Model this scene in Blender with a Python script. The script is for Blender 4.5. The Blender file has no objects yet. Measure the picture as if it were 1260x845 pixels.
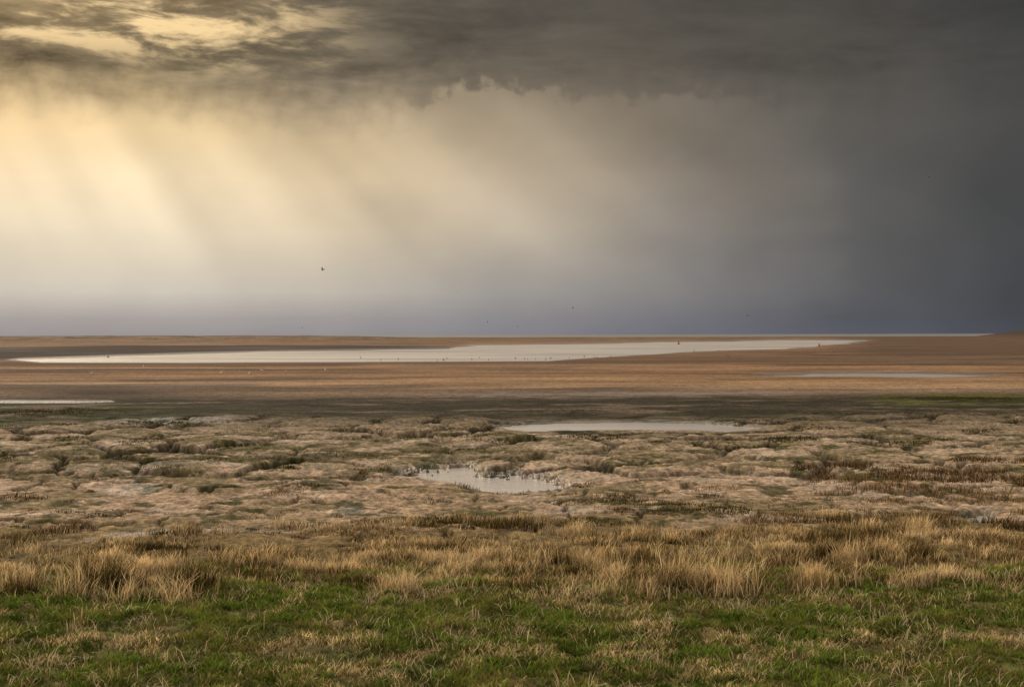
import bpy, math
import numpy as np
from mathutils import Vector

rng = np.random.default_rng(7)
H = 2.5            # eye height above the marsh
F = 1750.0         # focal length in pixels, maps image coordinates onto the ground

def lin(c):
    c = np.asarray(c, dtype=float) / 255.0
    return np.where(c <= 0.04045, c / 12.92, ((c + 0.055) / 1.055) ** 2.4)

def sstep(a, b, x):
    t = np.clip((x - a) / (b - a), 0, 1)
    return t * t * (3 - 2 * t)

# ------------------------------------------------------------------ noise
def _h(ix, iy, seed):
    n = (ix.astype(np.int64) * 374761393 + iy.astype(np.int64) * 668265263 + seed * 1442695041) & 0xFFFFFFFF
    n = ((n ^ (n >> 13)) * 1274126177) & 0xFFFFFFFF
    n = (n ^ (n >> 16)) & 0xFFFFFFFF
    return n / 4294967295.0

_T = np.random.default_rng(99).uniform(0, 2 * np.pi, 65536)
_GC = np.cos(_T); _GS = np.sin(_T)
def perlin(x, y, seed=0):
    x0 = np.floor(x); y0 = np.floor(y)
    fx = x - x0; fy = y - y0
    u = fx * fx * fx * (fx * (fx * 6 - 15) + 10)
    v = fy * fy * fy * (fy * (fy * 6 - 15) + 10)
    ix = x0.astype(np.int64); iy = y0.astype(np.int64)
    def g(dx, dy):
        k = (ix + dx) * 374761393 + (iy + dy) * 668265263 + seed * 40503
        k = ((k ^ (k >> 13)) * 1274126177)
        k = (k ^ (k >> 16)) & 65535
        return _GC[k] * (fx - dx) + _GS[k] * (fy - dy)
    a = g(0, 0) * (1 - u) + g(1, 0) * u
    b = g(0, 1) * (1 - u) + g(1, 1) * u
    return (a * (1 - v) + b * v) * 1.5

def fbm(x, y, o=4, seed=0, gain=0.5):
    s = 0; a = 1; f = 1; t = 0
    for i in range(o):
        s = s + a * perlin(x * f + 17.3 * i, y * f - 9.1 * i, seed + i); t += a
        a *= gain; f *= 2.03
    return s / t

def voro(x, y, seed=0, jit=0.9):
    x0 = np.floor(x); y0 = np.floor(y)
    f1 = np.full(x.shape, 9.0); f2 = np.full(x.shape, 9.0); cid = np.zeros(x.shape)
    for dx in (-1, 0, 1):
        for dy in (-1, 0, 1):
            cx = x0 + dx; cy = y0 + dy
            hh = _h(cx, cy, seed)
            px = cx + 0.5 + jit * (hh - 0.5)
            py = cy + 0.5 + jit * (_h(cx, cy, seed + 91) - 0.5)
            d = np.hypot(px - x, py - y)
            m = d < f1
            f2 = np.where(m, f1, np.minimum(f2, d))
            cid = np.where(m, (hh * 7.31) % 1.0, cid)
            f1 = np.where(m, d, f1)
    return f1, f2, cid

def sdf_poly(u, v, poly, vs):
    """positive inside, distances in image pixels, v stretched"""
    P = np.array(poly, float); P[:, 1] *= vs
    x = u.ravel(); y = v.ravel() * vs
    out = np.full(x.shape, -999.0)
    pad = 60
    m = (x > P[:, 0].min() - pad) & (x < P[:, 0].max() + pad) & (y > P[:, 1].min() - pad) & (y < P[:, 1].max() + pad)
    xx = x[m]; yy = y[m]
    d = np.full(xx.shape, 1e9); ins = np.zeros(xx.shape, bool)
    n = len(P)
    for i in range(n):
        ax, ay = P[i]; bx, by = P[(i + 1) % n]
        ex, ey = bx - ax, by - ay
        t = np.clip(((xx - ax) * ex + (yy - ay) * ey) / (ex * ex + ey * ey), 0, 1)
        d = np.minimum(d, np.hypot(xx - ax - t * ex, yy - ay - t * ey))
        if ay != by:
            c = ((ay > yy) != (by > yy)) & (xx < ex * (yy - ay) / ey + ax)
            ins ^= c
    out[m] = np.where(ins, d, -d)
    return out.reshape(u.shape)

# ------------------------------------------------------------------ ground outlines in image pixels
LAGOON = [(20,441),(140,437),(340,432.3),(560,429),(585,425.2),(800,422.2),(960,420),(1070,420.2),(1035,424),(1000,428.5),(870,433),(760,438.5),(680,444.5),(240,445.5),(60,444.5)]
DARKBANK = [(-400,430),(0,426.5),(150,424.5),(300,424),(470,425.5),(570,427),(555,429.2),(340,432),(140,437.5),(0,440.5),(-400,442)]
POOL_A = [(600,525),(660,521.5),(760,519),(850,520.5),(945,527.5),(900,532),(820,530),(700,529),(640,531)]
POOL_B = [(490,584),(530,577),(575,573),(592,584),(650,586),(705,598),(668,605),(615,607),(575,602),(560,594),(515,590)]
POOL_C = [(940,463),(1000,461),(1110,460.5),(1235,464),(1150,465.5),(1060,463.5)]
POOL_D = [(-300,492),(0,492.6),(130,493.4),(80,494.6),(0,494.6),(-300,494.8)]
POOL_E = [(1180,638),(1205,631),(1228,635),(1218,646),(1196,648)]
POOL_F = [(470,527),(520,525.5),(560,528),(520,530.5)]
WET = [
 [(90,606),(150,602),(215,604),(200,609),(110,609)],
 [(60,670),(160,658),(330,653),(390,656),(260,664),(120,672)],
 [(640,637),(700,630),(770,633),(740,640),(670,642)],
 [(960,606),(1010,600),(1080,612),(1180,616),(1080,621),(990,614)],
 [(120,524),(170,517),(300,517),(290,521),(200,527)],
 [(470,486),(900,482),(1100,486),(900,490),(600,491)],
 [(380,634),(430,628),(470,634),(430,640)],
]
CV = [400,412,416,424,436,446,452,460,470,480,487,494,512,520,535,560,600,640,660,700,735,790,845,1300]
CC = lin([(110,95,80),(110,95,80),(106,87,70),(124,98,75),(108,85,67),(102,80,62),(132,103,78),(118,93,71),(140,112,83),(134,111,88),
      (98,83,69),(58,52,42),(66,60,48),(104,92,76),(134,117,98),(147,129,107),(154,133,112),(147,126,102),(112,95,64),(98,84,53),(86,85,46),(84,84,44),(80,80,42),(78,76,42)])

def terrain(X, Y, full=True):
    Yc = np.maximum(Y, 3.0)
    u = 630 + F * np.clip(X / Yc, -4, 4)
    v = 412 + F * H / Yc
    sc = (v - 412)
    big = fbm(X * 0.16, Y * 0.16, 3, 3)
    med = fbm(X * 0.9, Y * 0.9, 4, 11)
    z = 0.05 + 0.04 * big + 0.045 * med
    nearm = sstep(440, 520, v)
    z = z * nearm + (0.05 + 0.03 * fbm(X * 0.03, Y * 0.03, 3, 5)) * (1 - nearm)
    fine = fbm(X * 4.5, Y * 3.6, 4, 31, 0.7)
    finem = sstep(500, 540, v)
    # --- eroded mud mounds: flat-topped islands parted by creeks
    wx = X + 1.0 * fbm(X * 0.55, Y * 0.55, 5, 21, .55); wy = Y + 1.0 * fbm(X * 0.55, Y * 0.55, 5, 22, .55)
    f1, f2, cid = voro(wx / 2.0, wy / 2.7, 5)
    lump = fbm(X * 0.4, Y * 0.4, 3, 61)
    e = f2 - f1 + 0.055 * fine + 0.24 * np.clip(lump, -.2, .5)
    vv = v + 10 * big * sc / 130
    mm = sstep(508, 520, vv) * (1 - sstep(578, 604, vv))
    mm = mm * np.clip(0.95 + 1.6 * fbm(X * 0.12, Y * 0.12, 2, 44), 0.35, 1)
    mounds = (0.75 * sstep(0.08, 0.18, e) + 0.25 * sstep(0.12, 0.5, e)) * (0.15 + 0.14 * cid)
    z = z + mm * (mounds - 0.10)
    f1b, f2b, cidb = voro(wx / 1.1 + 5, wy / 1.3, 8)
    eb = f2b - f1b + 0.05 * fine
    m2 = sstep(570, 595, vv) * (1 - sstep(655, 680, vv)) * sstep(-0.1, 0.2, fbm(X * 0.35, Y * 0.35, 2, 55))
    z = z + m2 * (sstep(0.04, 0.14, eb) * 0.09 - 0.045)
    z = z + 0.034 * fine * finem
    turf = sstep(655, 700, v)
    z = z + turf * (0.03 + 0.08 * fbm(X * 1.6, Y * 1.6, 3, 71))
    # --- water bodies
    nwu = fbm(X * 0.8, Y * 0.8, 4, 81); nwv = fbm(X * 0.8, Y * 0.8, 4, 83)
    farn = fbm(X * 0.02, Y * 0.02, 4, 85)
    uw = u + 30 * nwu; vw = v + 7 * nwv
    fn2 = fbm(X * 0.15, Y * 0.15, 4, 87)
    sA = sdf_poly(u + 16 * nwu, v + 1.5 * nwv, POOL_A, 3)
    sB = sdf_poly(uw, vw, POOL_B, 2)
    sL = sdf_poly(u + 25 * farn, v + 0.9 * farn, LAGOON, 5)
    sC = sdf_poly(u + 30 * fn2, v + 2.2 * fn2, POOL_C, 4)
    sD = sdf_poly(u + 30 * fn2, v + 0.9 * fn2, POOL_D, 4)
    sE = sdf_poly(uw, vw, POOL_E, 2)
    sF = sdf_poly(u + 16 * nwu, v + 1.5 * nwv, POOL_F, 3)
    for s, w, fl in ((sA, 3, 10), (sB, 7, 22), (sL, 4, 22), (sC, 4, 22), (sD, 3, 22), (sE, 6, 18), (sF, 3, 8)):
        k = sstep(-w, w, s + (16 * fine if w > 5 else 0))
        flat = sstep(-fl, -1, s)
        z = z * (1 - 0.8 * flat) + 0.02 * 0.8 * flat
        z = z * (1 - k) + (-0.16) * k
    fr = sstep(560, 620, u) * (1 - sstep(930, 990, u)) * sstep(526, 531, v) * (1 - sstep(538, 546, v))
    z = z * (1 - 0.75 * fr)
    bk = sstep(560, 620, u) * (1 - sstep(950, 1000, u)) * sstep(508, 512, v) * (1 - sstep(520, 523, v))
    z = z * (1 - 0.7 * bk)
    # --- far sea, left bank, dune on the right
    seam = 1 - sstep(414.2, 415.6, v + 1.2 * sstep(620, 300, u))
    z = z - seam * 1.2
    dune = sstep(1165, 1290, u) * np.exp(-((np.maximum(Y, 1) - 760) / 230) ** 2) * (Y > 0)
    z = z + dune * (4.6 + 0.8 * fbm(X * 0.03, Y * 0.01, 3, 90))
    lb = (1 - sstep(330, 620, u)) * np.exp(-((np.maximum(Y, 1) - 980) / 250) ** 2) * (Y > 0)
    z = z + lb * (2.2 + 0.8 * fbm(X * 0.02, Y * 0.008, 3, 92))
    if not full:
        return z, u, v
    # ---------------------------------------------------------------- colour
    vn = v + sc * (0.06 * big + 0.05 * med)
    farw = 1 - sstep(470, 520, v)
    vn = vn * (1 - farw) + (v + sc * 0.10 * fbm(X * 0.05, Y * 0.03, 4, 101)) * farw
    col = np.stack([np.interp(vn, CV, CC[:, i]) for i in range(3)], -1)
    def blend(c, m):
        nonlocal col
        m = np.clip(m, 0, 1)[..., None]
        col = col * (1 - m) + lin(c) * m
    sand = (1 - sstep(478, 492, v))
    st = fbm(X * 0.035, Y * 0.09, 6, 111, 0.7)
    st2 = fbm(X * 0.12, Y * 0.3, 5, 112, 0.7)
    col = col * np.clip(1 + (0.9 * st + 0.8 * st2) * sand, .3, 2)[..., None]
    blend((64, 54, 46), sand * sstep(0.05, 0.25, fbm(X * 0.02, Y * 0.07, 5, 113, .6)) * 0.75)
    blend((84, 70, 56), sand * sstep(438, 447, v) * (1 - sstep(447, 452, v)) * 0.5)
    sDk = sdf_poly(u + 30 * farn, v + 1.0 * farn, DARKBANK, 5)
    blend((54, 47, 44), sstep(-3, 3, sDk) * 0.92)
    blend((80, 64, 52), sstep(1000, 1090, u) * (1 - sstep(436, 442, v)) * sstep(414, 417, v) * 0.75)
    blend((58, 50, 43), sstep(0.1, 0.6, dune) * 0.85)
    hum = np.exp(-((u - 130) / 75) ** 2 - ((v - 484) / 4) ** 2)
    blend((60, 50, 42), hum * 1.2)
    # algae flats
    al = sstep(-0.12, 0.1, fbm(X * 0.35, Y * 0.35, 5, 121, .6) + 0.14)
    left = 1 - sstep(130, 330, u)
    blend((48, 54, 20), al * left * sstep(494, 502, v) * (1 - sstep(524, 534, v)) * 0.95)
    rt = sstep(1040, 1110, u)
    blend((80, 82, 36), al * rt * sstep(486, 490, v) * (1 - sstep(500, 506, v)) * 0.85)
    band = sstep(487, 494, v) * (1 - sstep(512, 524, vv))
    blend((42, 40, 26), band * sstep(-0.15, 0.12, fbm(X * 0.25, Y * 0.5, 5, 123, .65)) * 0.85)
    blend((116, 100, 86), band * sstep(0.10, 0.28, fbm(X * 0.16, Y * 0.4, 5, 125, .65)) * 0.6)
    # patches of film and weed on the mud
    mud = sstep(518, 545, v) * (1 - sstep(640, 670, v))
    pf = fbm(X * 0.5, Y * 0.6, 6, 131, 0.62)
    blend((100, 90, 60), mud * sstep(0.02, 0.25, pf) * 0.7)
    blend((170, 150, 130), mud * sstep(0.05, 0.3, -pf) * 0.55)
    pf2 = fbm(X * 1.1, Y * 0.9, 5, 133, 0.65)
    blend((60, 60, 32), mud * sstep(0.10, 0.24, pf2 + 0.25 * pf) * 0.85)
    la = np.exp(-((u - 190) / 230) ** 2 - ((v - 572) / 14) ** 2) + 0.8 * np.exp(-((u - 500) / 160) ** 2 - ((v - 562) / 8) ** 2) + 0.7 * np.exp(-((u - 780) / 200) ** 2 - ((v - 628) / 10) ** 2)
    blend((74, 69, 38), np.clip(la * 1.4, 0, 1) * sstep(-0.15, 0.1, med) * 0.8)
    crown = mm * sstep(0.08, 0.25, fbm(X * 0.9, Y * 0.8, 5, 127, .65))
    blend((78, 75, 44), crown * 0.6)
    # darker green-brown in the mound channels
    ch = mm * (1 - sstep(0.09, 0.22, e + 0.04 * med))
    blend((34, 33, 19), ch * 0.95)
    ch2 = m2 * (1 - sstep(0.05, 0.15, eb))
    blend((54, 49, 31), ch2 * 0.85)
    # turf colours
    tn = fbm(X * 1.1, Y * 1.1, 5, 141, 0.6)
    blend((76, 80, 36), sstep(720, 745, v) * sstep(-0.2, 0.12, tn) * 0.85)
    blend((108, 88, 60), sstep(655, 690, v) * sstep(0.05, 0.3, -tn) * 0.6)
    col = col * np.clip(1 + 0.8 * fine * finem, .4, 1.7)[..., None]
    # wetness
    wet = np.zeros_like(z)
    for s, w in ((sA, 7), (sB, 14), (sC, 16), (sD, 8), (sE, 16), (sF, 6)):
        wet = np.maximum(wet, sstep(-w, 0, s) * 0.7)
    wet = np.maximum(wet, sstep(-14, 0, sL) * 0.7)
    for p in WET:
        s = sdf_poly(uw, vw, p, 3)
        wet = np.maximum(wet, 0.5 * sstep(-4, 10, s + 14 * fine))
    wet = np.maximum(wet, mud * 0.25 * sstep(0.1, 0.4, -pf))
    wet = np.maximum(wet, sand * 0.2 * sstep(0.1, 0.4, fbm(X * 0.03, Y * 0.06, 4, 151)))
    col = col * (1 - 0.25 * wet)[..., None]
    return z, u, v, np.clip(col, 0.004, 0.8), wet

# ------------------------------------------------------------------ materials
def new_mat(name):
    m = bpy.data.materials.new(name); m.use_nodes = True
    nt = m.node_tree
    for n in list(nt.nodes): nt.nodes.remove(n)
    out = nt.nodes.new('ShaderNodeOutputMaterial')
    return m, nt, out

def ground_material():
    m, nt, out = new_mat('marsh_mud_and_sand')
    N = nt.nodes.new; L = nt.links.new
    b = N('ShaderNodeBsdfPrincipled'); L(b.outputs[0], out.inputs[0])
    at = N('ShaderNodeAttribute'); at.attribute_name = 'soil'
    wt = N('ShaderNodeAttribute'); wt.attribute_name = 'wet'
    geo = N('ShaderNodeNewGeometry')
    def noise(sx, sy, scale, det, ro):
        mp = N('ShaderNodeMapping'); mp.inputs['Scale'].default_value = (sx, sy, 1); L(geo.outputs['Position'], mp.inputs['Vector'])
        n = N('ShaderNodeTexNoise'); n.noise_dimensions = '2D'; n.inputs['Scale'].default_value = scale; n.inputs['Detail'].default_value = det; n.inputs['Roughness'].default_value = ro
        L(mp.outputs[0], n.inputs['Vector']); return n.outputs['Fac']
    def mr(s, lo, hi, a, c):
        r = N('ShaderNodeMapRange'); r.inputs['From Min'].default_value = lo; r.inputs['From Max'].default_value = hi
        r.inputs['To Min'].default_value = a; r.inputs['To Max'].default_value = c; L(s, r.inputs['Value']); return r.outputs[0]
    n1 = noise(1, .7, 9, 4, .75); n2 = noise(1, .6, 2.4, 5, .75)
    mu = N('ShaderNodeMath'); mu.operation = 'MULTIPLY'; L(mr(n1, .3, .7, .42, 1.58), mu.inputs[0]); L(mr(n2, .3, .7, .62, 1.38), mu.inputs[1])
    vm = N('ShaderNodeVectorMath'); vm.operation = 'SCALE'; L(at.outputs['Color'], vm.inputs[0]); L(mu.outputs[0], vm.inputs['Scale'])
    L(vm.outputs[0], b.inputs['Base Color'])
    r = N('ShaderNodeMapRange'); r.inputs['To Min'].default_value = 0.9; r.inputs['To Max'].default_value = 0.3
    L(wt.outputs['Fac'], r.inputs['Value']); L(r.outputs[0], b.inputs['Roughness'])
    sp = N('ShaderNodeMapRange'); sp.inputs['To Min'].default_value = 0.05; sp.inputs['To Max'].default_value = 0.45
    L(wt.outputs['Fac'], sp.inputs['Value']); L(sp.outputs[0], b.inputs['Specular IOR Level'])
    bp = N('ShaderNodeBump'); bp.inputs['Strength'].default_value = 0.85; bp.inputs['Distance'].default_value = 0.06
    L(n1, bp.inputs['Height']); L(bp.outputs[0], b.inputs['Normal'])
    return m

def water_material(name, rip, dist, rough, base):
    m, nt, out = new_mat(name)
    N = nt.nodes.new; L = nt.links.new
    b = N('ShaderNodeBsdfPrincipled'); L(b.outputs[0], out.inputs[0])
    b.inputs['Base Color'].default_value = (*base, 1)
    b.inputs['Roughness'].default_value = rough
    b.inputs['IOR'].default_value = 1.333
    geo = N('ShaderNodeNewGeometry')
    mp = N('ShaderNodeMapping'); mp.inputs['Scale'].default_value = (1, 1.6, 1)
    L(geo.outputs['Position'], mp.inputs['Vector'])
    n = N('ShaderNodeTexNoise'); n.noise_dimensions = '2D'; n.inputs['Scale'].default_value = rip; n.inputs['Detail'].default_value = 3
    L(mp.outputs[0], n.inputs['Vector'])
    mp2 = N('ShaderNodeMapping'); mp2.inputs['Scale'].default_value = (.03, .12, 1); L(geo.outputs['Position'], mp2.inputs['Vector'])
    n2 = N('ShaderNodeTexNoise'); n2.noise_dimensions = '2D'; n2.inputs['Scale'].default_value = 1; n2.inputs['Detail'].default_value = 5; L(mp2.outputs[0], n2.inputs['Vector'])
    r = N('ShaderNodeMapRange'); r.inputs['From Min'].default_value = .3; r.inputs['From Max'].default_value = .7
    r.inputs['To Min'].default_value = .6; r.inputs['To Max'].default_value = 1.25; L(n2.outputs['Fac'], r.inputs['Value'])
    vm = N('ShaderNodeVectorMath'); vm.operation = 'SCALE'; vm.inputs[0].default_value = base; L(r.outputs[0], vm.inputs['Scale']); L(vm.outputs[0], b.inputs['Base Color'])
    bp = N('ShaderNodeBump'); bp.inputs['Strength'].default_value = 1.0; bp.inputs['Distance'].default_value = dist
    L(n.outputs['Fac'], bp.inputs['Height']); L(bp.outputs[0], b.inputs['Normal'])
    return m

def plant_material():
    m, nt, out = new_mat('grass_blades')
    N = nt.nodes.new; L = nt.links.new
    at = N('ShaderNodeAttribute'); at.attribute_name = 'tint'
    geo = N('ShaderNodeNewGeometry')
    n1 = N('ShaderNodeTexNoise'); n1.noise_dimensions = '2D'; n1.inputs['Scale'].default_value = 9; n1.inputs['Detail'].default_value = 2
    L(geo.outputs['Position'], n1.inputs['Vector'])
    mr = N('ShaderNodeMapRange'); mr.inputs['From Min'].default_value = 0.3; mr.inputs['From Max'].default_value = 0.7
    mr.inputs['To Min'].default_value = 0.75; mr.inputs['To Max'].default_value = 1.25
    L(n1.outputs['Fac'], mr.inputs['Value'])
    vm = N('ShaderNodeVectorMath'); vm.operation = 'SCALE'; L(at.outputs['Color'], vm.inputs[0]); L(mr.outputs[0], vm.inputs['Scale'])
    d = N('ShaderNodeBsdfDiffuse'); t = N('ShaderNodeBsdfTranslucent'); mx = N('ShaderNodeMixShader'); mx.inputs[0].default_value = 0.25
    L(vm.outputs[0], d.inputs[0]); L(vm.outputs[0], t.inputs[0])
    L(d.outputs[0], mx.inputs[1]); L(t.outputs[0], mx.inputs[2]); L(mx.outputs[0], out.inputs[0])
    return m

def solid(name, c, rough=0.6):
    m, nt, out = new_mat(name)
    b = nt.nodes.new('ShaderNodeBsdfPrincipled'); nt.links.new(b.outputs[0], out.inputs[0])
    n = nt.nodes.new('ShaderNodeTexNoise'); n.inputs['Scale'].default_value = 6
    r = nt.nodes.new('ShaderNodeValToRGB')
    r.color_ramp.elements[0].color = (*[x * 0.75 for x in c], 1); r.color_ramp.elements[1].color = (*[min(1, x * 1.2) for x in c], 1)
    nt.links.new(n.outputs['Fac'], r.inputs[0]); nt.links.new(r.outputs[0], b.inputs['Base Color'])
    b.inputs['Roughness'].default_value = rough
    return m

def mesh_from(name, verts, faces, mat, smooth=False):
    me = bpy.data.meshes.new(name)
    verts = np.asarray(verts, np.float32); faces = np.asarray(faces, np.int32)
    nf, k = faces.shape
    me.vertices.add(len(verts)); me.vertices.foreach_set('co', verts.ravel())
    me.loops.add(nf * k); me.loops.foreach_set('vertex_index', faces.ravel())
    me.polygons.add(nf); me.polygons.foreach_set('loop_start', np.arange(0, nf * k, k, dtype=np.int32))
    if smooth: me.polygons.foreach_set('use_smooth', np.ones(nf, bool))
    me.update(calc_edges=True)
    me.materials.append(mat)
    ob = bpy.data.objects.new(name, me); bpy.context.scene.collection.objects.link(ob)
    return ob

# ------------------------------------------------------------------ ground sheet
rad = np.concatenate([np.linspace(0.3, 7.8, 16), np.geomspace(8, 16, 120)[:-1], np.geomspace(16, 80, 700), np.geomspace(80.6, 620, 230), np.geomspace(640, 9500, 90)])
dense = np.radians(np.linspace(-24, 24, 880))
coarse = np.radians(np.linspace(24, 336, 80)[1:-1])
ang = np.concatenate([dense, coarse])
R, A = np.meshgrid(rad, ang, indexing='ij')
X = R * np.sin(A); Y = R * np.cos(A)
z, u, v, col, wet = terrain(X, Y)
verts = np.stack([X, Y, z], -1).reshape(-1, 3)
nr, na = R.shape
i, j = np.meshgrid(np.arange(nr - 1), np.arange(na), indexing='ij')
j2 = (j + 1) % na
faces = np.stack([i * na + j, (i + 1) * na + j, (i + 1) * na + j2, i * na + j2], -1).reshape(-1, 4)[:, ::-1]
ground = mesh_from('ground', verts, faces, ground_material(), smooth=True)
a = ground.data.attributes.new('soil', 'FLOAT_COLOR', 'POINT')
rgba = np.ones((nr * na, 4), np.float32); rgba[:, :3] = col.reshape(-1, 3)
a.data.foreach_set('color', rgba.ravel())
a = ground.data.attributes.new('wet', 'FLOAT', 'POINT'); a.data.foreach_set('value', wet.astype(np.float32).ravel())

# ------------------------------------------------------------------ water
def sheet(name, x0, x1, y0, y1, zz, mat):
    return mesh_from(name, [(x0, y0, zz), (x1, y0, zz), (x1, y1, zz), (x0, y1, zz)], [(0, 1, 2, 3)], mat)
wl = water_material('lagoon_water', 1.2, 0.2, 0.3, (0.43, 0.40, 0.37))  # pale base colour stands in for bright sky reflected off the ripples
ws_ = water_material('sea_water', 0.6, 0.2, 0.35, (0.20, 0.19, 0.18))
wp = water_material('pool_water', 5.0, 0.012, 0.14, (0.50, 0.47, 0.44))  # sky reflection partly put into the pale base colour
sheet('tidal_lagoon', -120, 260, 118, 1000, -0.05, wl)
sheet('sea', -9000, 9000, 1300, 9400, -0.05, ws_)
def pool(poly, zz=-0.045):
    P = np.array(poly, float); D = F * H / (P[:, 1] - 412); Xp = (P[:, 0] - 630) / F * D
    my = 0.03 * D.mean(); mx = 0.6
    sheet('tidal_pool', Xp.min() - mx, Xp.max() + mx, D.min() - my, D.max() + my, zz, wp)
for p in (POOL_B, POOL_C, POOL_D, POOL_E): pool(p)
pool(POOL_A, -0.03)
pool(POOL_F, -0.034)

# ------------------------------------------------------------------ vegetation
pm = plant_material()
def blades(name, x, y, h, w, lean, c_base, c_tip):
    n = len(x)
    zz = terrain(x, y, False)[0] - 0.01
    fa = rng.uniform(0, np.pi, n); dx = np.cos(fa) * w / 2; dy = np.sin(fa) * w / 2
    la = rng.uniform(0, 2 * np.pi, n); lx = np.cos(la) * lean * h + 0.08 * h; ly = np.sin(la) * lean * h
    V = np.zeros((n, 5, 3))
    V[:, 0] = np.stack([x - dx, y - dy, zz], -1); V[:, 1] = np.stack([x + dx, y + dy, zz], -1)
    V[:, 2] = np.stack([x - dx * .8 + lx * .35, y - dy * .8 + ly * .35, zz + h * .55], -1)
    V[:, 3] = np.stack([x + dx * .8 + lx * .35, y + dy * .8 + ly * .35, zz + h * .55], -1)
    V[:, 4] = np.stack([x + lx, y + ly, zz + h * np.sqrt(np.clip(1 - 0.5 * lean ** 2, .2, 1))], -1)
    b = (np.arange(n) * 5)[:, None]
    Fc = np.concatenate([b + np.array([0, 1, 3]), b + np.array([0, 3, 2]), b + np.array([2, 3, 4])], 0)
    ob = mesh_from(name, V.reshape(-1, 3), Fc, pm)
    C = np.ones((n, 5, 4), np.float32)
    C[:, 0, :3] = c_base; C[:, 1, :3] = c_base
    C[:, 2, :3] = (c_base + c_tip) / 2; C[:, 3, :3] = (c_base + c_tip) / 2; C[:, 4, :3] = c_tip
    at = ob.data.attributes.new('tint', 'FLOAT_COLOR', 'POINT'); at.data.foreach_set('color', C.ravel())
    return ob

def scatter(n, y0, y1, spread=0.46):
    y = np.sqrt(rng.uniform(y0 * y0, y1 * y1, n)); x = rng.uniform(-spread, spread, n) * y
    return x, y
def image_px(x, y): return 630 + F * x / y, 412 + F * H / y  # ground position to image pixel coordinates
def pick(cols, idx): return lin(np.array(cols))[idx]

# green turf in front
x, y = scatter(350000, 8.8, 15.2)
uu, vv_ = image_px(x, y)
tn = fbm(x * 1.1, y * 1.1, 5, 141, 0.6); cn = fbm(x * 2.3, y * 2.0, 4, 161, .6); ln = fbm(x * 0.45, y * 0.6, 3, 163)
keep = rng.uniform(0, 1, len(x)) < (sstep(702, 742, vv_ + 14 * cn + 38 * ln) * np.clip(0.58 + 1.9 * cn + 0.9 * tn, 0.09, 1))
x, y, tn, cn, ln = x[keep], y[keep], tn[keep], cn[keep], ln[keep]
n = len(x)
g = rng.uniform(0, 1, n) + 1.0 * np.clip(ln + 0.6 * tn, -.42, .42)
gi = np.where(g > 0.68, 0, np.where(g > 0.40, 1, np.where(g > 0.18, 2, np.where(g > 0.06, 3, 4))))
cols = [(118, 132, 54), (108, 110, 54), (128, 114, 70), (138, 110, 78), (210, 188, 144)]
ct = pick(cols, gi) * (rng.uniform(0.65, 1.4, n) * np.clip(1.0 + 1.7 * cn, .4, 1.55))[:, None]
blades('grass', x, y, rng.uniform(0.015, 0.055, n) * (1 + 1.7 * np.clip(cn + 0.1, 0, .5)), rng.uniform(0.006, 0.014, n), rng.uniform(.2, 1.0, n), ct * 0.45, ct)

# leafy clumps
nc = 1300
cx, cy = scatter(nc, 8.9, 13.7, 0.44)
lk = fbm(cx * 0.5, cy * 0.5, 3, 165) + rng.normal(0, .15, nc) > -0.03
cx, cy = cx[lk], cy[lk]; nc = len(cx)
m_ = 60
sz = np.repeat(rng.uniform(.5, 1.7, nc), m_)
x = np.repeat(cx, m_) + rng.normal(0, 0.05, nc * m_) * sz; y = np.repeat(cy, m_) + rng.normal(0, 0.05, nc * m_) * sz
n = len(x); cl = np.repeat(rng.uniform(0.45, 1.35, nc), m_)
ct = lin((122, 142, 58)) * (rng.uniform(.7, 1.25, n) * cl)[:, None]
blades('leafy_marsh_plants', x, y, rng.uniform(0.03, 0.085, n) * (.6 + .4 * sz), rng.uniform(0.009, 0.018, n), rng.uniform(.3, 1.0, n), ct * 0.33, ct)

# straw litter and bleached stems lying in the turf
nc = 340
cx, cy = scatter(nc, 8.9, 14.2, 0.44)
m_ = 13
x = np.repeat(cx, m_) + rng.normal(0, 0.08, nc * m_); y = np.repeat(cy, m_) + rng.normal(0, 0.07, nc * m_); n = len(x)
ct = lin((222, 200, 160)) * rng.uniform(.6, 1.1, n)[:, None]
blades('dead_stems', x, y, rng.uniform(0.05, 0.17, n), rng.uniform(0.005, 0.009, n), rng.uniform(.5, 1.3, n), ct * 0.7, ct)

# dry cordgrass belt, growing in clumps
x, y = scatter(420000, 11.4, 20.0)
uu, vv_ = image_px(x, y)
cn = fbm(x * 0.6, y * 0.8, 4, 171, .6); c2 = fbm(x * 2.2, y * 2.6, 4, 173, .6); c3 = fbm(x * 0.9, y * 1.6, 3, 175)
def blob(u0, v0, ru, rv): return np.exp(-((uu - u0) / ru) ** 2 - ((vv_ - v0) / rv) ** 2)
tall = np.clip(blob(70, 736, 70, 12) + blob(190, 740, 90, 13) + blob(880, 740, 150, 19) + 0.9 * blob(1180, 748, 110, 16) + 0.7 * blob(485, 738, 50, 8) + 0.5 * blob(640, 706, 160, 8) + 0.6 * blob(1000, 698, 200, 9) + .5 * blob(300, 702, 150, 7) + 0.7 * blob(1130, 668, 100, 6) + 0.4 * blob(820, 672, 90, 4) + .7 * blob(100, 790, 24, 7), 0, 1)
top = 672 - 16 * np.exp(-((uu - 560) / 170) ** 2) - 20 * sstep(600, 1000, uu) + 8 * (1 - sstep(60, 200, uu))
zone = np.maximum(sstep(-12, 36, vv_ - top + 60 * cn) * (1 - sstep(724, 750, vv_ + 42 * cn - 16 * tall)), .7 * (vv_ > 770) * (tall > .3))
dens = zone * np.clip(0.34 + 2.5 * cn + 1.9 * c2 + 0.9 * tall, 0.02, 1)
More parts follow.
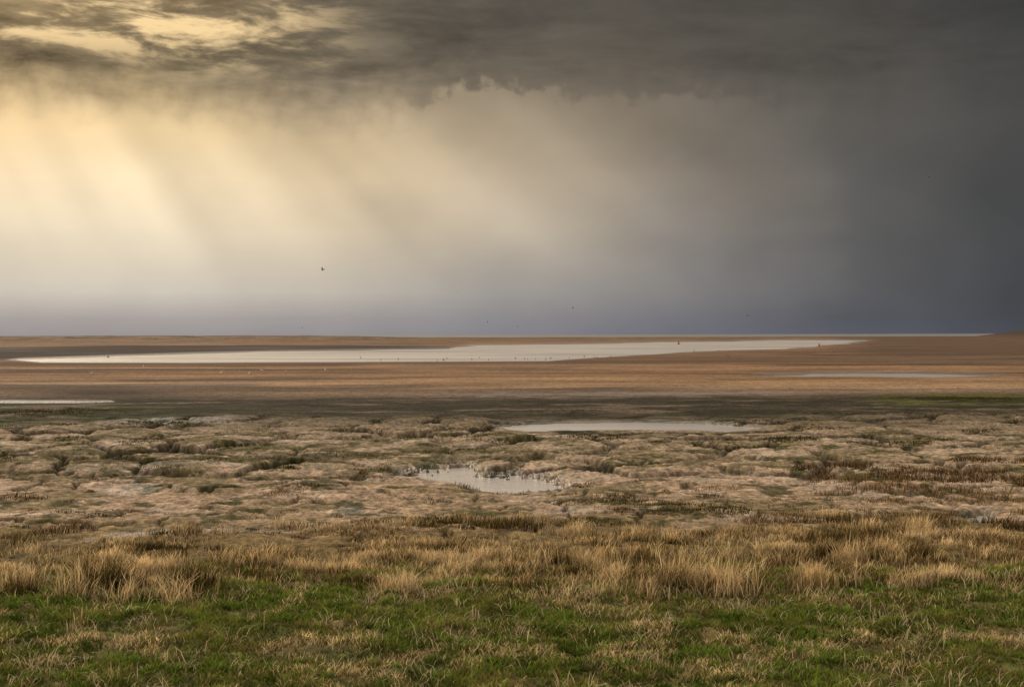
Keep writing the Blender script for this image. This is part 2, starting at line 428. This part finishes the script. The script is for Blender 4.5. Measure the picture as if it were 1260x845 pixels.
keep = rng.uniform(0, 1, len(x)) < dens
x, y, cn, c2, c3, tall, vk = x[keep], y[keep], cn[keep], c2[keep], c3[keep], tall[keep], vv_[keep]
n = len(x); g = rng.uniform(0, 1, n) + 1.8 * c3 - 0.4 * tall
gi = np.where(g < 0.30, 0, np.where(g < 0.54, 1, np.where(g < 0.76, 2, np.where(g < .97, 3, 4))))
cols = [(232, 206, 158), (196, 164, 116), (134, 108, 70), (100, 100, 48), (76, 62, 42)]
ct = pick(cols, gi) * (rng.uniform(0.6, 1.4, n) * np.clip(1 + 1.4 * c2, .3, 1.5))[:, None]
hh = rng.uniform(0.025, 0.085, n) * (1 + 1.6 * np.clip(c2, -.5, .6)) + np.clip(cn, 0, .4) * rng.uniform(0, .24, n) + tall * rng.uniform(0.0, 0.29, n) * np.clip(0.75 + 2.8 * c2, 0.03, 1.3)
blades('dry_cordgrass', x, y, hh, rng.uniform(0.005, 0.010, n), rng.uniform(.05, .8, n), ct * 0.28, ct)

# loose tufts on the mud
PATCH = [(78,660,34,7,.16,0),(20,616,34,4,.10,0),(570,604,22,4,.10,1),(340,614,28,4,.08,1),(350,634,20,3,.05,0),(1130,594,130,6,.18,0),(1050,584,60,4,.15,0),
 (1215,578,60,4,.15,0),(1120,612,110,5,.16,1),(1240,600,60,4,.16,0),(1125,650,80,7,.18,1),(1160,645,40,5,.13,0),(1248,654,18,4,.14,0),(790,626,130,6,.05,2),(520,648,80,5,.08,2),
 (900,640,90,6,.06,2),(700,618,50,3,.05,1),(950,650,40,4,.10,1),(1000,622,80,3,.05,2),(880,608,40,3,.06,1),(230,575,190,9,.025,2),(60,508,90,6,.05,2),(1180,494,90,3,.05,2),
 (430,660,120,6,.06,1),(640,652,120,6,.07,2),(1090,640,60,3,.05,2),(200,526,50,2,.08,2),(730,545,40,3,.09,2),(960,548,60,2.5,.11,2),(910,556,50,2.5,.10,2),(620,540,40,2,.08,2),(440,537,30,2,.08,2),(1100,552,60,2.5,.08,2),
 (480,648,50,4,.10,2),(560,644,40,3,.09,2),(860,632,60,3,.08,2),(760,620,50,3,.07,2),(200,640,50,2,.03,2),(690,600,30,2,.05,1),(430,590,30,2,.05,1),
 (1050,672,110,6,.12,1),(1200,676,80,6,.14,1),(900,668,80,5,.09,1),(1140,625,70,3,.10,1),(1230,622,50,3,.12,1),(1060,600,60,3,.14,1)]
for q_ in range(80):
    pv = rng.uniform(520, 584); PATCH.append((rng.uniform(-40, 1300), pv, rng.uniform(10, 50), rng.uniform(.8, 2.4), rng.uniform(.03, .07), 2))
for q_ in range(60):
    PATCH.append((rng.uniform(-20, 1280), rng.uniform(580, 668), rng.uniform(6, 30), rng.uniform(.8, 2.8), rng.uniform(.03, .08), int(rng.integers(0, 3))))
xs, ys, hs, cs, ws = [], [], [], [], []
PC = [[(104,82,56),(74,60,38),(160,130,92)], [(190,160,116),(138,112,76),(98,82,52)], [(78,78,36),(60,62,28),(96,84,48)]]
for (pu, pv, ru, rv, hgt, kind) in PATCH:
    D = F * H / (pv - 412); X0 = (pu - 630) / F * D
    rx = ru / F * D; ry = rv / (pv - 412) * D
    k = int(min(16000, max(250, rx * ry * 3.14 * 1500 * (20.0 / D))))
    r = np.sqrt(rng.uniform(0, 1, k)) ; t = rng.uniform(0, 6.283, k)
    px = X0 + r * np.cos(t) * rx * 1.2; py = D + r * np.sin(t) * ry * 1.2
    q = fbm(px * 1.6, py * 1.6, 3, 181)
    kp = rng.uniform(0, 1, k) < np.clip((1.1 - r) * 1.3 + 3.0 * q - 0.1, 0, 1)
    px, py, q, r = px[kp], py[kp], q[kp], r[kp]
    xs.append(px); ys.append(py); hs.append(hgt * rng.uniform(.4, 1.3, len(px)) * (1.1 - 0.6 * r))
    cs.append(lin(np.array(PC[kind]))[rng.integers(0, 3, len(px))] * rng.uniform(.7, 1.25, len(px))[:, None]); ws.append(rng.uniform(.006, .011, len(px)) * max(1, D / 22))
x = np.concatenate(xs); y = np.concatenate(ys); h = np.concatenate(hs); c = np.concatenate(cs); w = np.concatenate(ws)
zt = terrain(x, y, False)[0]; ok = zt > -0.03
x, y, h, c, w = x[ok], y[ok], h[ok], c[ok], w[ok]
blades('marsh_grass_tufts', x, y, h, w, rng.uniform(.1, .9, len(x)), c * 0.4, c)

# ------------------------------------------------------------------ birds and buoys
def revolve(profile, seg=12, axis='z'):
    V = []; Fq = []
    for (r, t) in profile:
        for s in range(seg):
            a_ = 2 * math.pi * s / seg
            V.append((r * math.cos(a_), r * math.sin(a_), t) if axis == 'z' else (r * math.cos(a_), t, r * math.sin(a_)))
    for a_ in range(len(profile) - 1):
        for s in range(seg):
            Fq.append((a_ * seg + s, a_ * seg + (s + 1) % seg, (a_ + 1) * seg + (s + 1) % seg, (a_ + 1) * seg + s))
    return V, Fq

def flying_bird(loc, span, heading, dihedral, mat):
    V, Fq = revolve([(0.002, .30), (.028, .25), (.04, .21), (.04, .17), (.07, .08), (.075, -.02), (.05, -.14), (.025, -.22), (.01, -.24)], 10, 'y')
    def quad(pts):
        b = len(V); V.extend(pts); Fq.append(tuple(range(b, b + 4)))
    for s in (-1, 1):
        d = dihedral
        secs = [(0.03, .10, -.08, 0.02), (.22, .14, -.06, .02 + .22 * d), (.36, .08, -.08, .02 + .26 * d), (.5, -.06, -.13, .02 + .18 * d)]
        for k in range(3):
            for th in (0.012, 0):
                a_, b_ = secs[k], secs[k + 1]
                quad([(s * a_[0], a_[1], a_[3] + th), (s * b_[0], b_[1], b_[3] + th * .6), (s * b_[0], b_[2], b_[3]), (s * a_[0], a_[2], a_[3])])
    for th in (0.008, 0):
        quad([(-.02, -.18, th), (.02, -.18, th), (.07, -.36, 0), (-.07, -.36, 0)])
    ob = mesh_from('flying_bird', np.array(V) * span, np.array(Fq), mat, True)
    ob.location = loc; ob.rotation_euler = (0.1, 0.35, heading)
    return ob
dark = solid('dark_feathers', (0.03, 0.028, 0.026))
def at_dir(pu, pv, D): return ((pu - 630) / F * D, D, H + (412 - pv) / F * D)
for (pu, pv, D, sp, hd, di) in [(397,332,170,.75,1.2,1.2),(1143,220,190,.55,-.9,.8),(451,297,320,.5,.4,.9),(600,397,330,.6,1.9,1),(637,402,380,.7,.7,.7),(705,380,260,.6,-1.2,1.1),
                                (730,406,420,.7,.3,1),(920,390,240,.6,2.4,.9),(563,360,480,.6,1,.9),(785,402,420,.6,0,1),(223,257,420,.5,.6,.9),(1128,52,420,.5,.6,.9),(372,403,300,.5,-.6,.9)]:
    flying_bird(at_dir(pu, pv, D), sp, hd, di, dark)

# waders on the tide line, one flock
V0, F0 = revolve([(0.004, -.20), (.03, -.15), (.07, -.06), (.085, .02), (.06, .10), (.035, .14), (.03, .17), (.045, .21), (.035, .25), (.012, .27), (.004, .36)], 8, 'y')
V0 = np.array(V0)
V0[:, 2] += np.where(V0[:, 1] > .08, (V0[:, 1] - .08) * 1.1, 0); V0[:, 1] = np.where(V0[:, 1] > .08, .08 + (V0[:, 1] - .08) * .55, V0[:, 1])
V0[:, 2] += .24
F0 = list(F0)
VL = V0.tolist()
for s in (-.03, .03):
    b = len(VL)
    for (dx, dy, zq) in [(-.008, 0, .2), (.008, 0, .2), (.008, .01, -.03), (-.008, .01, -.03)]: VL.append((s + dx, dy, zq))
    F0.append((b, b + 1, b + 2, b + 3))
    b = len(VL)
    for (dx, dy, zq) in [(0, -.008, .2), (0, .008, .2), (0, .016, -.03), (0, 0, -.03)]: VL.append((s + dx, dy, zq))
    F0.append((b, b + 1, b + 2, b + 3))
VL = np.array(VL); F0 = np.array(F0)
def flock(name, spots, mat, size):
    VV = []; FF = []; b = 0
    for (pu, pv) in spots:
        D = F * H / (pv - 412); X0 = (pu - 630) / F * D
        zt = max(float(terrain(np.array([X0]), np.array([D]), False)[0][0]), -0.06)
        an = rng.uniform(0, 6.28); s = size * rng.uniform(.8, 1.2)
        q = VL * s
        VV.append(np.stack([q[:, 0] * math.cos(an) - q[:, 1] * math.sin(an) + X0, q[:, 0] * math.sin(an) + q[:, 1] * math.cos(an) + D, q[:, 2] + zt], -1))
        FF.append(F0 + b); b += len(VL)
    return mesh_from(name, np.concatenate(VV), np.concatenate(FF), mat, True)
spots = [(rng.uniform(410, 900), rng.normal(443, 1.2)) for _ in range(24)] + [(rng.uniform(830, 1060), rng.normal(434, 1.5)) for _ in range(8)]
flock('wading_bird_flock', spots, dark, 0.5)
white = solid('white_feathers', (0.6, 0.59, 0.57))
flock('gull_flock', [(272,461),(295,459),(306,462),(322,459),(352,461),(112,461),(400,458),(176,452)], white, 0.5)

red = solid('red_paint', (0.34, 0.05, 0.035), 0.5); steel = solid('weathered_steel', (0.08, 0.07, 0.065), 0.6)
def buoy(pu, pv, s):
    D = F * H / (pv - 412); X0 = (pu - 630) / F * D
    e = bpy.data.objects.new('channel_buoy', None); bpy.context.scene.collection.objects.link(e)
    e.location = (X0, D, -0.05); e.scale = (s, s, s); e.rotation_euler = (0.05, -0.06, 0.4)
    def part(nm, prof, mat):
        Vb, Fb = revolve(prof, 16)
        o = mesh_from(nm, Vb, Fb, mat, True); o.parent = e; return o
    part('hull', [(0.01, -.25), (.5, -.2), (.62, 0), (.62, .22), (.55, .32), (.01, .34)], red)
    part('tower', [(.34, .33), (.2, .9), (.17, 1.1), (.01, 1.11)], red)
    part('topmark', [(.01, 1.2), (.16, 1.2), (.16, 1.4), (.01, 1.4)], red)
    part('mast', [(.03, 1.05), (.03, 1.25)], steel)
    part('fender_ring', [(.60, .02), (.67, .05), (.67, .13), (.60, .16)], steel)
buoy(835, 424.2, .62); buoy(1008, 427.5, .5); buoy(133, 438.5, .22)

# ------------------------------------------------------------------ sky
SUN_AZ, SUN_EL = -31.0, 32.0
w = bpy.data.worlds.new("World"); bpy.context.scene.world = w; w.use_nodes = True
nt = w.node_tree
for n_ in list(nt.nodes): nt.nodes.remove(n_)
N = nt.nodes.new; L = nt.links.new
def plug(sock, val):
    if hasattr(val, 'is_output'): L(val, sock)
    else: sock.default_value = val
def M(op, a_, b_=0.0, c_=0.0, clamp=False):
    n_ = N('ShaderNodeMath'); n_.operation = op; n_.use_clamp = clamp
    plug(n_.inputs[0], a_); plug(n_.inputs[1], b_); plug(n_.inputs[2], c_); return n_.outputs[0]
def SS(x_, a_, b_, t0=0.0, t1=1.0, mode='SMOOTHSTEP'):
    n_ = N('ShaderNodeMapRange'); n_.interpolation_type = mode; n_.clamp = True
    plug(n_.inputs['Value'], x_); n_.inputs['From Min'].default_value = a_; n_.inputs['From Max'].default_value = b_
    n_.inputs['To Min'].default_value = t0; n_.inputs['To Max'].default_value = t1; return n_.outputs[0]
def MIX(f, a_, b_, bt='MIX'):
    n_ = N('ShaderNodeMix'); n_.data_type = 'RGBA'; n_.blend_type = bt
    plug(n_.inputs[0], f); plug(n_.inputs[6], a_); plug(n_.inputs[7], b_); return n_.outputs[2]
def NOISE(vec, scale, detail=4, rough=0.5, dist=0.0, dim='2D'):
    n_ = N('ShaderNodeTexNoise'); n_.noise_dimensions = dim; plug(n_.inputs['Vector'], vec); n_.inputs['Scale'].default_value = scale
    n_.inputs['Detail'].default_value = detail; n_.inputs['Roughness'].default_value = rough; n_.inputs['Distortion'].default_value = dist
    return n_.outputs['Fac']
def COMB(x_, y_, z_=0.0):
    n_ = N('ShaderNodeCombineXYZ'); plug(n_.inputs[0], x_); plug(n_.inputs[1], y_); plug(n_.inputs[2], z_); return n_.outputs[0]
def SC(col_, f):
    n_ = N('ShaderNodeVectorMath'); n_.operation = 'SCALE'; plug(n_.inputs[0], col_); plug(n_.inputs['Scale'], f); return n_.outputs[0]

tc = N('ShaderNodeTexCoord'); sx = N('ShaderNodeSeparateXYZ'); L(tc.outputs['Generated'], sx.inputs[0])
dx_, dy_, dz_ = sx.outputs
az = M('MULTIPLY', M('ARCTAN2', dx_, dy_), 57.2958)
el = M('MULTIPLY', M('ARCSINE', dz_), 57.2958)
p = COMB(az, el)
w1 = M('SUBTRACT', NOISE(COMB(M('MULTIPLY', az, .6), el), .22, 3, .5), .5)
w2 = M('SUBTRACT', NOISE(COMB(M('ADD', M('MULTIPLY', az, .6), 40.0), el), .22, 3, .5), .5)
azw = M('ADD', az, M('MULTIPLY', w1, 5.0))
elw = M('ADD', el, M('MULTIPLY', w2, M('MULTIPLY', SS(el, 2, 8), 1.6)))
def deg(px): return math.degrees(math.atan((px - 630) / F))
def ele(py): return math.degrees(math.atan((412 - py) / F))
XS = [0, 200, 400, 630, 850, 1050, 1260]
def row(colors):
    r = N('ShaderNodeValToRGB'); cr = r.color_ramp; cr.interpolation = 'LINEAR'
    fac = SS(azw, -30, 30, 0, 1, 'LINEAR'); L(fac, r.inputs[0])
    pos = [(deg(x_) + 30) / 60 for x_ in XS]
    cr.elements[0].position = pos[0]; cr.elements[1].position = pos[-1]
    for p_ in pos[1:-1]: cr.elements.new(p_)
    for e_, c_ in zip(cr.elements, colors): e_.color = (*[float(k_) for k_ in lin(c_)], 1)
    return r.outputs[0]
lower = [
 (412, [(154,148,148),(154,148,148),(148,144,146),(132,130,137),(108,109,116),(90,92,101),(74,76,85)]),
 (392, [(168,160,156),(168,160,156),(160,154,152),(141,138,140),(113,113,118),(88,89,95),(71,73,79)]),
 (360, [(206,196,181),(206,197,183),(194,185,172),(162,157,151),(127,124,123),(93,93,95),(71,72,76)]),
 (285, [(238,221,191),(238,221,191),(220,202,174),(182,169,150),(139,132,124),(95,94,93),(72,73,74)]),
 (225, [(252,227,187),(248,225,186),(224,202,167),(180,164,142),(136,127,116),(96,94,91),(74,74,74)]),
 (170, [(252,219,167),(240,212,163),(210,187,150),(164,149,127),(126,117,105),(96,93,88),(76,75,74)]),
 (115, [(222,191,140),(206,179,134),(178,157,126),(152,138,117),(120,111,100),(92,89,84),(74,73,72)]),
]
upper = [
 (135, [(142,124,96),(138,122,97),(126,114,96),(112,102,89),(100,94,84),(84,81,76),(71,70,69)]),
 (80,  [(144,125,96),(130,116,91),(117,106,89),(102,94,83),(92,87,79),(80,77,72),(68,68,67)]),
 (30,  [(178,153,113),(148,129,99),(112,102,86),(92,86,77),(85,80,73),(75,72,68),(64,64,63)]),
 (-40, [(196,168,124),(182,156,116),(122,110,92),(87,82,75),(81,77,72),(72,69,66),(62,61,61)]),
]
def stack(rows, e_):
    out = row(rows[0][1])
    for k in range(1, len(rows)):
        out = MIX(SS(e_, ele(rows[k - 1][0]), ele(rows[k][0]), 0, 1, 'LINEAR'), out, row(rows[k][1]))
    return out
low = stack(lower, elw); up = stack(upper, elw)

# light shafts fanning from the hidden sun
th = M('ARCTAN2', M('SUBTRACT', el, SUN_EL), M('SUBTRACT', az, SUN_AZ))
rn = NOISE(COMB(th, 3.1), 14.0, 1.5, .5)
rn2 = NOISE(COMB(th, 9.4), 6.5, 1, .5)
rayf = NOISE(COMB(M('ADD', az, 200.0), el), .12, 1, .5)
ray = M('ADD', M('MULTIPLY', M('SUBTRACT', rn, .5), .38), M('MULTIPLY', M('SUBTRACT', rn2, .5), .80))
ray = M('MULTIPLY', ray, SS(rayf, .3, .6, .6, 1.15))
rmask = M('MULTIPLY', SS(el, 0.8, 5.5), SS(az, 3, 17, 1, .15))
soft = NOISE(COMB(M('ADD', M('MULTIPLY', az, .7), 90.0), el), .35, 4, .5)
low = SC(low, M('ADD', 1.0, M('ADD', M('MULTIPLY', ray, rmask), M('MULTIPLY', M('SUBTRACT', soft, .5), .16))))

# billowing edge of the higher deck
bill = N('ShaderNodeTexVoronoi'); bill.voronoi_dimensions = '2D'; bill.feature = 'F1'; bill.inputs['Scale'].default_value = 1.1
L(COMB(M('ADD', az, M('MULTIPLY', w1, 2.0)), el), bill.inputs['Vector'])
edge_n = M('ADD', M('MULTIPLY', M('SUBTRACT', NOISE(COMB(az, 1.7), .32, 2, .5), .5), 1.2), M('MULTIPLY', M('SUBTRACT', bill.outputs['Distance'], .45), -.65))
fine_n = M('MULTIPLY', M('SUBTRACT', NOISE(p, 1.8, 5, .6), .5), 0.65)
shape = M('SUBTRACT', SS(az, -5, -1.5, 0, .8), SS(az, 1.0, 3.5, 0, .3))
edge = M('ADD', M('ADD', 8.85, shape), M('ADD', edge_n, fine_n))
d_ = M('SUBTRACT', el, edge)
crispm = M('MULTIPLY', M('MULTIPLY', SS(az, -5.5, -2.0), SS(az, 4, 13, 1, 0)), .64)
mask_c = SS(d_, -.12, .28); mask_s = SS(d_, -1.2, 1.8)
dm = M('ADD', M('MULTIPLY', mask_c, crispm), M('MULTIPLY', mask_s, M('SUBTRACT', 1.0, crispm)))
# texture inside the deck
t1 = NOISE(COMB(M('MULTIPLY', az, .30), M('ADD', el, M('MULTIPLY', az, .05))), .6, 6, .6, .25)
t2 = NOISE(COMB(M('ADD', M('MULTIPLY', az, .22), 60.0), el), 1.3, 5, .6, .2)
tex = M('ADD', M('MULTIPLY', M('SUBTRACT', t1, .5), SS(az, -14, 6, 2.1, .6)), M('MULTIPLY', M('SUBTRACT', t2, .5), SS(az, -14, 6, 1.4, .3)))
up = SC(up, M('ADD', 1.0, tex))
gap = M('MULTIPLY', M('MULTIPLY', SS(t1, .41, .57), SS(el, 9.6, 12.0)), SS(az, -5, -12))
gap = M('MULTIPLY', gap, SS(t2, .34, .56))
up = MIX(M('MULTIPLY', gap, .95), up, (*[float(k_) for k_ in lin((255, 221, 164))], 1))
clouds = MIX(dm, low, up)
# unseen sky overhead and behind the viewer, brightened to light the ground
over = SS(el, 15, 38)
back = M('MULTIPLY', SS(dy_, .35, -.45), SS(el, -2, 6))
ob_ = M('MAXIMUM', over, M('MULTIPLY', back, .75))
sky_fill = SC((1.20, 1.06, .89), M('ADD', .60, M('MULTIPLY', NOISE(tc.outputs['Generated'], 3.0, 3, .6), .42)))
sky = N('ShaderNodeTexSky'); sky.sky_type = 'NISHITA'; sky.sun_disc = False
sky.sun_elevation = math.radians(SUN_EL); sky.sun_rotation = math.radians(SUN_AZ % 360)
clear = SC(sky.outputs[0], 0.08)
sky_fill = MIX(.10, sky_fill, clear)
final = MIX(ob_, clouds, sky_fill)
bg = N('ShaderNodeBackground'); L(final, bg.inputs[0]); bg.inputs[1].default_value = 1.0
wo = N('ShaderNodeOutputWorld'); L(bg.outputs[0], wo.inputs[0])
w.cycles.sampling_method = 'MANUAL'; w.cycles.sample_map_resolution = 512

# ------------------------------------------------------------------ sun and camera
s = bpy.data.lights.new('sun', 'SUN'); s.energy = 2.5; s.angle = math.radians(12); s.color = (1, .85, .67)
so = bpy.data.objects.new('sun', s); bpy.context.scene.collection.objects.link(so)
az_, el_ = math.radians(SUN_AZ), math.radians(SUN_EL)
so.rotation_euler = Vector((math.sin(az_) * math.cos(el_), math.cos(az_) * math.cos(el_), math.sin(el_))).to_track_quat('Z', 'Y').to_euler()

cam = bpy.data.cameras.new('camera'); cam.lens = 50; cam.sensor_width = 36; cam.clip_start = .1; cam.clip_end = 20000
co = bpy.data.objects.new('camera', cam); bpy.context.scene.collection.objects.link(co)
co.location = (0, 0, H)
co.rotation_euler = (math.radians(90 - 0.36), math.radians(0.15), 0)
bpy.context.scene.camera = co
sc_ = bpy.context.scene
sc_.view_settings.view_transform = 'Standard'; sc_.view_settings.look = 'None'; sc_.view_settings.exposure = 0
